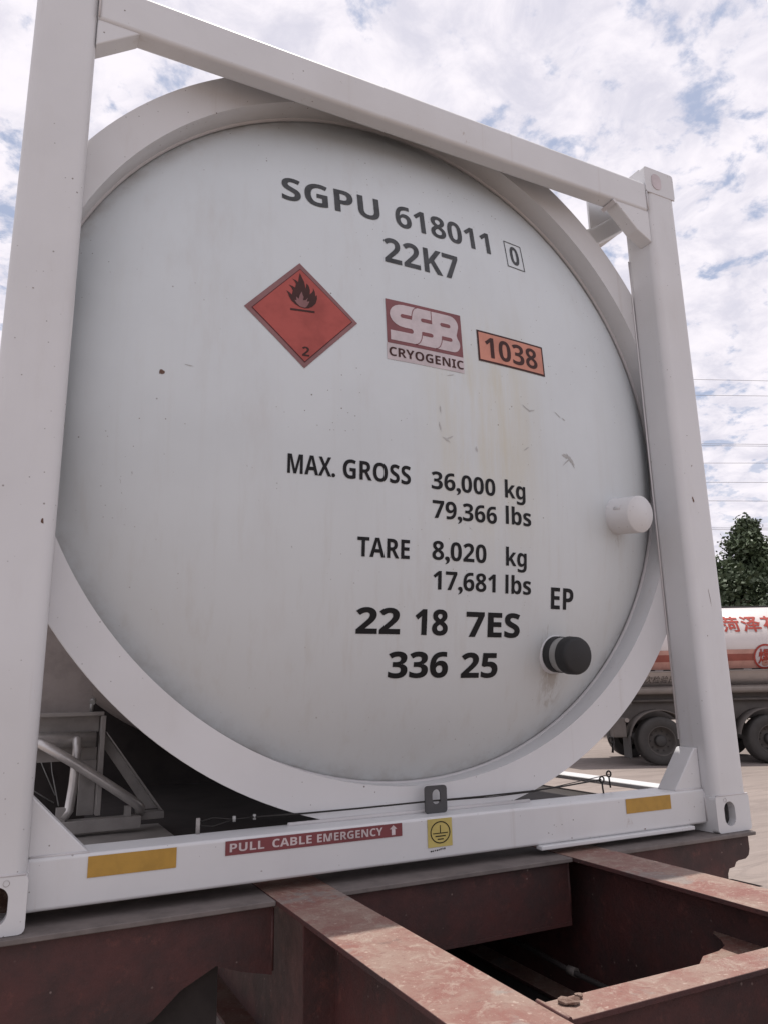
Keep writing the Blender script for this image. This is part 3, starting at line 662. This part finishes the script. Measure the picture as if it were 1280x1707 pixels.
MB().tube([(0.31, Y+0.01, 0.356), (0.310, Y-0.015, 0.352), (0.312, Y-0.02, 0.33), (0.308, Y-0.02, 0.22), (0.300, Y-0.02, 0.14), (0.285, Y-0.02, 0.118)], 0.0145, 14).build('stainless_pipe', M['stainless'], T)
MB().box(0.263, 0.290, Y-0.03, Y, 0.108, 0.150).build('pipe_clip', M['bracket'], T)
MB().box(0.470, 0.49, Y-0.02, Y, 0.110, 0.14).build('pipe_clip', M['bracket'], T)
for a, b in (((0.21,Y+0.3,0.30),(0.275,Y+0.25,0.16)), ((0.25,Y+0.3,0.32),(0.285,Y+0.2,0.13)), ((0.13,Y+0.2,0.22),(0.27,Y+0.2,0.14))):
    MB().tube([a, ((a[0]+b[0])/2-0.005, a[1], (a[2]+b[2])/2+0.01), b], 0.0022, 6).build('instrument_line', M['galv'], T)
MB().tube([(0.352, Y+0.03, 0.44), (0.352, Y+0.03, 0.475)], 0.006, 8).tube([(0.352,Y+0.02,0.47),(0.358,Y+0.03,0.478)], 0.010, 8).build('small_valve', M['galv'], T)
MB().box(0.02, 0.38, Y+0.3, Y+0.32, 0.06, 0.42).build('valve_shade_sheet', M['under'], T)  # added dark sheet standing for the shade behind the valve frame
MB().box(0.0, 1.60, 2.1, 2.12, 0.052, 0.55).build('under_tank_shade_sheet', M['under'], T)  # added dark sheet, closes the bright gap below the shell with painted shade
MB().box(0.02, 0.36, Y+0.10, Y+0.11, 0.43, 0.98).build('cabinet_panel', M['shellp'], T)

# ---------------------------------------------------------------- trailer chassis
C = root('trailer_chassis', (1.26, 0, GZ), 'rusty dark red flatbed trailer chassis carrying the white tank container', 'trailer')
def ibeam(x0, x1, ya, yb, zt=-0.001, h=0.42):
    xm = (x0+x1)/2
    m = MB(); m.box(x0, x1, ya, yb, zt-0.012, zt); m.box(xm-0.006, xm+0.006, ya+0.001, yb-0.001, zt-h+0.012, zt-0.0125); m.box(x0, x1, ya, yb, zt-h, zt-h+0.0115)
    return m
for x0, x1 in ((0.717, 0.884), (1.630, 1.797)):
    ibeam(x0, x1, -1.45, 7.2, 0.0).build('main_beam', M['chassis'], C, bevel=0.0015, seg=1)
# near cross member, a channel between the beams
MB().box(0.886, 1.628, -0.895, -0.822, -0.012, -0.0015).box(0.886, 1.628, -0.880, -0.870, -0.16, -0.0125).box(0.886, 1.628, -0.895, -0.822, -0.172, -0.1605).build('cross_member', M['chassis'], C, bevel=0.0015, seg=1)
MB().box(0.886, 1.628, -1.42, -1.34, -0.17, -0.0015).build('cross_member', M['chassis'], C)
# horizontal corner gussets at the right of the bay
gp = [(1.709, -0.445), (1.690, -0.46), (1.668, -0.50), (1.640, -0.535), (1.60, -0.553), (1.54, -0.56), (1.48, -0.60), (1.45, -0.82), (1.709, -0.82)]
MB().prism(gp, -0.113, -0.105, 'z').build('corner_plate', M['chassis'], C)
# front bolster under the end castings
for x0, x1 in ((-0.01, 0.716), (0.885, 1.629), (1.798, 2.425)):
    MB().box(x0, x1, -0.024, 0.20, -0.013, -0.001).build('bolster_top_plate', M['dusty'], C, bevel=0.002, seg=1)
bl = MB(); bl.box(0.885, 1.629, 0.0, 0.010, -0.178, -0.0135); bl.box(0.885, 1.629, -0.0, 0.19, -0.188, -0.1785)
bl.build('bolster_web', M['chassis'], C)
prof = [(1.798, -0.0135), (2.412, -0.0135), (2.412, -0.06), (2.405, -0.078), (2.388, -0.088), (2.352, -0.090), (2.340, -0.094), (2.330, -0.108), (2.305, -0.110), (2.296, -0.125), (2.294, -0.150), (1.95, -0.25), (1.798, -0.30)]
MB().prism(prof, 0.0, 0.010, 'y').build('outrigger', M['chassis'], C)
MB().prism([(2.29, -0.142), (2.33, -0.148), (2.47, -0.186), (2.40, -0.186), (2.29, -0.165)], 0.01, 0.016, 'y').build('lashing_bracket', M['under'], C)
lp = [(0.0, -0.0135), (0.716, -0.0135), (0.716, -0.168), (0.640, -0.150), (0.58, -0.128), (0.50, -0.165), (0.44, -0.215), (0.0, -0.34)]
MB().prism(lp, 0.0, 0.010, 'y').build('outrigger', M['chassis'], C)
MB().box(0.02, 0.60, 0.06, 0.07, -0.42, -0.014).build('outrigger_back_plate', M['under'], C)
MB().box(0.796, 0.805, -0.23, -0.21, -0.40, -0.0125).box(0.72, 0.7945, -0.204, -0.196, -0.40, -0.0125).build('web_stiffener', M['chassis'], C)
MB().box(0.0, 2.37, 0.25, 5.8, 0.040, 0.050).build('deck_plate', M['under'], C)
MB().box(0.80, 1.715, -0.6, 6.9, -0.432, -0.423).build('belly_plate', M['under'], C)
MB().tube([(1.60, 0.5, -0.30), (1.62, 0.2, -0.30), (1.61, 0.0, -0.305), (1.62, -0.15, -0.31), (1.625, -0.42, -0.315)], 0.008, 8).build('air_line', M['under'], C)
MB().tube([(1.612, 0.01, -0.305), (1.616, -0.02, -0.305)], 0.013, 8).build('pipe_coupling', M['truck_grey'], C)
for y in (2.0, 4.0, 5.95):
    MB().box(0.0, 0.716, y-0.06, y+0.06, -0.16, -0.002).box(0.885, 1.629, y-0.06, y+0.06, -0.16, -0.002).box(1.798, 2.42, y-0.06, y+0.06, -0.16, -0.002).build('cross_member', M['chassis'], C)
for x in (0.716, 0.885, 1.629, 1.798):
    MB().tube([(x, 0.004, -0.02), (x, 0.003, -0.09), (x, 0.004, -0.16)], 0.005, 8).build('weld_bead', M['chassis'], C)
for x in (0.887, 1.627):
    MB().tube([(x, -0.818, -0.001), (x, -0.86, 0.0005), (x, -0.898, -0.001)], 0.005, 8).build('weld_bead', M['chassis'], C)
# torn rust flakes at the beam joint
random.seed(8)
for cxx, cyy, s_ in ((0.928, -0.848, 0.019), (0.956, -0.838, 0.007)):
    n = 12; m = MB(); top = []; bot = []
    for i in range(n):
        a = 2*math.pi*i/n; k = s_*(0.6+0.5*random.random())
        top.append((cxx+k*1.3*math.cos(a), cyy+k*math.sin(a), 0.003+0.003*random.random())); bot.append((top[-1][0]*0.98+cxx*0.02, top[-1][1]*0.98+cyy*0.02, 0.0015))
    m.v = top + bot + [(cxx, cyy, 0.006*s_/0.03+0.002)]
    for i in range(n):
        j = (i+1) % n; m.f += [(i, j, 2*n), (i, n+i, n+j, j)]; m.sm += [False]*2
    m.build('rust_flake', M['rust'], C)
# wheels: one tyre and rim pattern shared by both vehicles
def wheel_parts(parent, x, y, z, ax, r=0.49, wd=0.30, pre=()):
    a = Vector(ax)
    t = MB().lathe([(r*0.60, wd), (r*0.66, wd+0.015), (r*0.82, wd+0.03), (r*0.93, wd+0.012), (r*0.985, wd-0.01), (r, wd-0.03), (r, 0.03), (r*0.985, 0.01), (r*0.93, -0.012), (r*0.62, 0.0)], (x, y, z), ax, 56).build('tyre', M['tyre'], parent)
    bd = MB()
    for k in (0.2, 0.4, 0.6, 0.8): bd.lathe([(r+0.0005, wd*k-0.006), (r+0.001, wd*k-0.006), (r+0.001, wd*k+0.006), (r+0.0005, wd*k+0.006)], (x, y, z), ax, 40)
    rm = MB().lathe([(r*0.615, wd+0.005), (r*0.60, wd+0.012), (r*0.575, wd-0.01), (r*0.54, wd-0.06), (r*0.50, wd-0.14), (r*0.32, wd-0.15), (r*0.24, wd-0.145)], (x, y, z), ax, 48).build('rim', M['rim'], parent)
    MB().lathe([(r*0.245, wd-0.15), (r*0.24, wd-0.04), (r*0.20, wd-0.02), (0.0005, wd-0.015)], (x, y, z), ax, 24).build('hub', M['truck_dark'], rm)
    nb = MB()
    u = a.cross(Vector((0,0,1))).normalized()
    for k in range(10):
        th = 2*math.pi*k/10; c = Vector((x,y,z)) + a*(wd-0.15) + (u*math.cos(th)+Vector((0,0,1))*math.sin(th))*r*0.41
        nb.tube([c, c + a*0.03], 0.016, 6)
    nb.build('wheel_nuts', M['truck_dark'], rm)['kind'] = 'stuff'
    return t
for y in (4.7, 6.0):
    MB().tube([(0.3, y, GZ+0.49), (2.14, y, GZ+0.49)], 0.07, 12).box(0.75, 0.85, y-0.3, y+0.3, GZ+0.49, -0.419).box(1.66, 1.76, y-0.3, y+0.3, GZ+0.49, -0.419).build('axle', M['truck_dark'], C)
    wheel_parts(C, 0.50, y, GZ+0.49, (-1, 0, 0), wd=0.42); wheel_parts(C, 1.94, y, GZ+0.49, (1, 0, 0), wd=0.42)
for x in (0.76, 1.755):
    MB().box(x-0.055, x+0.055, 0.9, 1.01, GZ+0.08, -0.419).box(x-0.12, x+0.12, 0.85, 1.06, GZ, GZ+0.08).build('landing_leg', M['truck_dark'], C, bevel=0.006)

# ---------------------------------------------------------------- parked tanker, lengthwise behind on the right
fh = Vector((math.sin(YAW), math.cos(YAW), 0)); rh = Vector((math.cos(YAW), -math.sin(YAW), 0))
DT = 16.5
org = Vector((CAM.x, CAM.y, GZ)) + fh*DT
K = root('tanker_truck', tuple(org), 'silver road tanker with red Chinese lettering and a red band, parked behind the container', 'tanker truck', rotz=-YAW, local=True)
TZ, TA, TB, TYC = 2.43, 1.25, 0.925, 1.28          # section centre height, half width, half height, centre depth
def tsec(n=64): return [(TYC - TA*math.cos(t)*abs(math.cos(t))**-0.2 if abs(math.cos(t)) > 1e-3 else TYC, TZ + TB*math.sin(t)) for t in [2*math.pi*i/n for i in range(n)]]
def tank_surf(s, z, inset=0.0):
    k = max(-0.999, min(0.999, (z - TZ)/TB)); c = math.sqrt(1-k*k); return TYC - TA*c**0.8
S0, S1 = 4.05, 13.2
tk = MB(); sec = tsec(); n = len(sec)
stations = [(S0-0.22, 0.02), (S0-0.20, 0.45), (S0-0.14, 0.75), (S0-0.05, 0.93), (S0, 1.0), (S1, 1.0), (S1+0.05, 0.93), (S1+0.14, 0.75), (S1+0.20, 0.45), (S1+0.22, 0.02)]
for s, k in stations:
    for (y, z) in sec: tk.v.append((s, TYC+(y-TYC)*k, TZ+(z-TZ)*k))
for i in range(len(stations)-1):
    for j in range(n):
        j2 = (j+1) % n; tk.f.append((i*n+j, i*n+j2, (i+1)*n+j2, (i+1)*n+j)); tk.sm.append(True)
tk.build('tank_body', M['tanker'], K)
def side_band(z0, z1, s0, s1, name, m, off=0.008, nz_=4, label=None):
    b = MB(); k = 0
    for i in range(nz_+1):
        z = z0 + (z1-z0)*i/nz_; y = tank_surf(0, z) - off; b.v += [(s0, y, z), (s1, y, z)]
    for i in range(nz_): b.f.append((2*i, 2*i+1, 2*i+3, 2*i+2)); b.sm.append(True)
    return b.build(name, m, K, label=label)
side_band(2.12, 2.265, S0, S1, 'red_band', M['tanker_red'])
side_band(2.265, 2.36, S0, S1, 'faded_band', M['tanker_pink'], 0.006)
side_band(1.96, 2.12, S0, S1, 'faded_band', M['tanker_pink'], 0.006)
s = S0
while s < S1-0.2:
    side_band(1.935, 1.957, s, s+0.30, 'dashed_mark', M['truck_dark'], 0.010, 2); s += 0.48
MB().box(S0, S1, 0.0, 0.3, 1.905, 1.932).build('seam_rail', M['tanker_grey'], K)
MB().box(S0+0.3, S1-1, TYC-0.28, TYC+0.28, 3.349, 3.385).build('roof_walkway', M['truck_dark'], K)
def trk_text(sx, s0, s1, z0, z1, name, m, bold=0.02, label=None, off=0.014, parent=None):
    V, F = text_geo(sx, bold); a = min(v[0] for v in V); b = max(v[0] for v in V); c = min(v[1] for v in V); d = max(v[1] for v in V)
    V = [(s0+(x-a)/(b-a)*(s1-s0), z0+(y-c)/(d-c)*(z1-z0)) for x, y in V]
    f = lambda x, z: tank_surf(x, z)
    bm = bmesh.new(); vs = [bm.verts.new((x, 0, z)) for x, z in V]
    for q in F:
        try: bm.faces.new([vs[i] for i in q])
        except ValueError: pass
    for k in range(1, 12):
        bmesh.ops.bisect_plane(bm, geom=bm.verts[:]+bm.edges[:]+bm.faces[:], plane_co=(0, 0, z0+(z1-z0)*k/12), plane_no=(0, 0, 1), dist=1e-6)
    for v in bm.verts: v.co.y = f(v.co.x, v.co.z) - off
    me = bpy.data.meshes.new(name); bm.to_mesh(me); bm.free(); me.materials.append(m)
    o = bpy.data.objects.new(name, me); COL.objects.link(o); o.parent = parent or K
    if label: o['label'] = label
    return o
trk_text('菏', 7.34, 7.74, 2.73, 3.09, 'lettering', M['truck_text'], label='red character')
trk_text('泽', 7.78, 8.20, 2.73, 3.09, 'lettering', M['truck_text'], label='red character')
trk_text('花', 8.24, 8.64, 2.73, 3.09, 'lettering', M['truck_text'], label='red character')
trk_text('下次检验日期', 5.44, 6.44, 1.68, 1.83, 'inspection_lettering', M['truck_grey'], 0.0, off=0.03)
# round warning badge
bs, bz = 8.16, 2.20
bd = MB()
def disc(r0_, r1_, off):
    m = MB(); n = 40
    for i in range(n):
        t = 2*math.pi*i/n
        for r_ in (r0_, r1_):
            x = bs + r_*math.cos(t); z = bz + r_*math.sin(t); m.v.append((x, tank_surf(x, z)-off, z))
    for i in range(n):
        j = (i+1) % n; m.f.append((2*i, 2*i+1, 2*j+1, 2*j)); m.sm.append(True)
    return m
bdg = disc(0.001, 0.265, 0.016).build('round_badge', M['sticker'], K, label='round white badge with a red character')
disc(0.225, 0.265, 0.022).build('badge_rim', M['truck_text'], bdg)
trk_text('爆', 8.00, 8.32, 2.04, 2.36, 'badge_character', M['truck_text'], off=0.022, parent=bdg)
# running gear
MB().box(S0+0.1, 15.2, 0.80, 0.95, 0.95, 1.22).box(S0+0.1, 15.2, 1.60, 1.75, 0.95, 1.22).build('frame_rail', M['truck_dark'], K)
MB().box(S0+0.2, S1-0.2, 0.55, 2.0, 0.90, 1.60).build('tank_cradle', M['truck_grey'], K)
MB().tube([(S0+0.1, 0.33, 1.53), (S1-0.2, 0.33, 1.53)], 0.085, 16).build('hose_tube', M['tanker_grey'], K)
MB().tube([(S0+0.1, 0.45, 1.31), (S1-0.2, 0.45, 1.31)], 0.03, 10).build('side_pipe', M['truck_grey'], K)
for sa in (5.2, 6.6, 7.3, 9.0, 10.5, 12.0):
    MB().box(sa-0.05, sa+0.05, 0.26, 0.47, 1.24, 1.66).build('pipe_bracket', M['truck_grey'], K)
Rw = 0.492
WH = (5.74, 8.06, 9.50, 12.9)
for sx in WH:
    wheel_parts(K, sx, 0.36, Rw, (0, -1, 0), Rw, 0.34); wheel_parts(K, sx, 2.1, Rw, (0, 1, 0), Rw, 0.34)
    MB().tube([(sx, 0.3, Rw), (sx, 2.2, Rw)], 0.08, 12).build('axle', M['truck_dark'], K)
def fender(sx, r=0.62, a0=8, a1=178):
    m = MB(); n = 18
    for i in range(n+1):
        t = rad(a0+(a1-a0)*i/n)
        for rr in (r, r+0.02):
            for yy in (0.02, 0.42): m.v.append((sx+rr*math.cos(t)*1.05, yy, Rw+rr*math.sin(t)))
    for i in range(n):
        k = 4*i; m.f += [(k, k+1, k+5, k+4), (k+2, k+6, k+7, k+3), (k, k+4, k+6, k+2), (k+1, k+3, k+7, k+5)]; m.sm += [True]*4
    return m
for sx in WH[:3]:
    fender(sx, a0=20, a1=170).build('mudguard', M['truck_grey'], K)
for sx in (WH[0],):
    MB().box(sx-0.70, sx-0.66, 0.0, 0.42, 0.16, 0.62).build('mud_flap', M['truck_dark'], K)
    MB().box(sx-1.00, sx-0.72, 0.03, 0.30, 0.58, 0.98).build('light_box', M['truck_grey'], K, bevel=0.02)
    MB().tube([(sx-0.70, 0.0, 0.93), (sx-0.70, 0.12, 0.93)], 0.045, 12).build('side_lamp', M['tanker_grey'], K)
MB().box(10.3, 12.1, 0.05, 0.09, 0.45, 0.57).box(10.3, 12.1, 0.05, 0.09, 0.72, 0.84).build('side_guard', M['tanker_grey'], K)
MB().box(6.55, 7.30, 0.10, 0.62, 0.70, 1.20).build('tool_box', M['truck_dark'], K, bevel=0.02)
# cab beyond the right edge of the picture
cabp = [(13.6, 1.0), (15.9, 1.0), (15.95, 1.9), (15.75, 2.95), (15.4, 3.1), (13.6, 3.1)]
cab = MB().prism(cabp, 0.05, 2.45, 'y').build('cab', M['cab_red'], K, bevel=0.04)
MB().prism([(14.7, 2.05), (15.75, 2.05), (15.6, 2.8), (14.7, 2.8)], 0.035, 0.048, 'y').build('cab_window', M['glass'], cab)
MB().box(13.7, 16.0, 0.1, 2.4, 0.5, 1.0).build('bumper', M['truck_grey'], K, bevel=0.03)
wheel_parts(K, 14.9, 0.36, Rw, (0, -1, 0), Rw, 0.30); wheel_parts(K, 14.9, 2.1, Rw, (0, 1, 0), Rw, 0.30)

# ---------------------------------------------------------------- trees
def tree(D, s, h, rmax, seed, label, prof, nclump=210, leaf=0.17):
    random.seed(seed)
    base = Vector((CAM.x, CAM.y, GZ)) + fh*D + rh*s
    t = root('leafy_tree', tuple(base), label, 'tree', 'trees behind the tanker')
    mb = MB()
    px, py = 0, 0
    pts = [(base.x + 0.12*math.sin(i*1.3+seed), base.y + 0.1*math.cos(i*1.7+seed), base.z + h*0.86*i/8) for i in range(9)]
    k = len(mb.v)
    for i in range(8): mb.tube([pts[i], pts[i+1]], max(0.03, 0.20*(1-i/8.5))*h/8, 9, False)
    for i in range(26):
        a = random.random()*6.28; zf = 0.15 + 0.75*random.random(); p0 = Vector(pts[int(zf*8)]); R = rmax*prof(zf)*0.8
        mb.tube([p0, p0 + Vector((math.cos(a)*R*0.5, math.sin(a)*R*0.5, 0.28*R)), p0 + Vector((math.cos(a)*R, math.sin(a)*R, 0.45*R))], 0.03, 5, False)
    mb.build('trunk', M['bark'], t)
    cr = MB()
    for c in range(nclump):
        zf = random.random()**0.85; R = rmax*prof(zf); a = random.random()*6.283; rr = R*math.sqrt(random.random())*(0.8+0.35*random.random())
        cc = Vector((base.x + rr*math.cos(a), base.y + rr*math.sin(a), base.z + h*(0.10+0.88*zf)))
        cs = (0.24+0.38*random.random())*(0.55+0.5*prof(zf))
        for l in range(44):
            d = Vector((random.gauss(0,1), random.gauss(0,1), random.gauss(0,0.75))); p = cc + d*cs*0.5
            q = leaf*(0.55+0.8*random.random()); n_ = Vector((random.gauss(0,1), random.gauss(0,1), random.gauss(0.6,1))).normalized()
            u = n_.cross(Vector((random.random()-0.5, random.random()-0.5, random.random()-0.5))).normalized(); v = n_.cross(u)
            k = len(cr.v); cr.v += [tuple(p-u*q*0.5), tuple(p+v*q*0.28), tuple(p+u*q*0.5), tuple(p-v*q*0.28)]
            cr.f.append((k, k+1, k+2, k+3)); cr.sm.append(False)
    off = OFF[t]
    me = bpy.data.meshes.new('crown'); me.from_pydata([tuple(Vector(v)-off) for v in cr.v], [], cr.f); me.materials.append(M['leaf'])
    o = bpy.data.objects.new('crown', me); COL.objects.link(o); o.parent = t
    return t
cone = lambda z: max(0.07, (1-z)**0.85)*min(1, 0.6+z*2.2)*(1+0.22*math.sin(z*23))
bush = lambda z: max(0.08, math.sqrt(max(0, 1-(2*z-0.85)**2*0.78)))
tree(27, 13.25, 7.5, 3.5, 3, 'pointed dark green tree rising highest above the tanker', cone, 460, 0.19)
tree(26, 11.3, 5.9, 2.2, 5, 'lower rounded tree just right of the white corner post', bush, 300, 0.19)
tree(28, 16.2, 6.6, 2.2, 9, 'broad tree at the right edge behind the tanker', bush, 240, 0.16)
tree(29, 20.5, 7.2, 2.4, 12, 'tall leafy tree to the right beyond the tanker cab', cone, 220, 0.17)
tree(28, 7.6, 5.0, 2.2, 15, 'leafy tree hidden behind the container frame', bush, 200, 0.17)
tree(30, 3.0, 5.6, 2.4, 17, 'leafy tree further left behind the container', bush, 200, 0.17)
tree(27.0, 14.9, 6.5, 2.3, 21, 'bushy tree between the pointed tree and the right edge', bush, 200, 0.15)

# ---------------------------------------------------------------- overhead power lines far behind
ends = {}
for i, ((sa, za), (sb, zb)) in enumerate((((27.86,25.27),(32.94,25.0)), ((27.69,23.85),(32.76,23.64)), ((27.18,19.53),(32.17,19.35)), ((27.16,19.37),(32.15,19.19)),
        ((26.98,17.86),(31.95,17.73)), ((26.79,16.21),(31.72,16.06)), ((26.6,14.63),(31.5,14.48)), ((26.33,12.37),(31.19,12.22)), ((26.31,12.22),(31.17,12.07)))):
    gr = (zb-za)/(sb-sa)
    def P(s, sag=0.0):
        q = CAM + fh*60 + rh*s; return (q.x, q.y, CAM.z + za + gr*(s-sa)*0.8)
    s0_, s1_ = -60.0, 95.0
    base = P(s0_)
    o = MB().tube([P(s0_ + (s1_-s0_)*k/12) for k in range(13)], 0.018, 5, False)
    ob = o.build('power_line', M['line_far'])
    names = ['topmost', 'second from the top', 'third from the top', 'close below the third', 'middle', 'below the middle', 'third from the bottom', 'second from the bottom', 'lowest, touching the tree top']
    ob['label'] = 'thin overhead power cable across the sky right of the post, ' + names[i]; ob['category'] = 'power line'; ob['group'] = 'overhead power cables'
for s_ in (-60.0, 95.0):
    q = Vector((CAM.x, CAM.y, GZ)) + fh*60 + rh*s_
    t = root('lattice_pylon', tuple(q), 'tall steel pylon carrying the cables far to the ' + ('left' if s_ < 0 else 'right'), 'pylon')
    m = MB(); H_ = 34.0
    for sx, sy in ((-1,-1),(1,-1),(1,1),(-1,1)): m.bar((q.x+sx*2.2, q.y+sy*2.2, GZ), (q.x+sx*0.5, q.y+sy*0.5, GZ+H_), 0.2, 0.2)
    m.build('leg_frame', M['galv'], t)
    m = MB()
    for k in range(12):
        f0 = k/12; f1 = (k+1)/12; w0 = 2.2-1.7*f0; w1 = 2.2-1.7*f1
        for sx, sy, tx, ty in ((-1,-1,1,-1),(1,-1,1,1),(1,1,-1,1),(-1,1,-1,-1)): m.bar((q.x+sx*w0, q.y+sy*w0, GZ+H_*f0+0.1), (q.x+tx*w1, q.y+ty*w1, GZ+H_*f1), 0.1, 0.1)
    m.build('lattice_brace', M['galv'], t)
    for zz in (14, 18, 21, 26): MB().bar((q.x-fh.x*4, q.y-fh.y*4, GZ+zz), (q.x+fh.x*4, q.y+fh.y*4, GZ+zz), 0.25, 0.3).build('cross_arm', M['galv'], t)
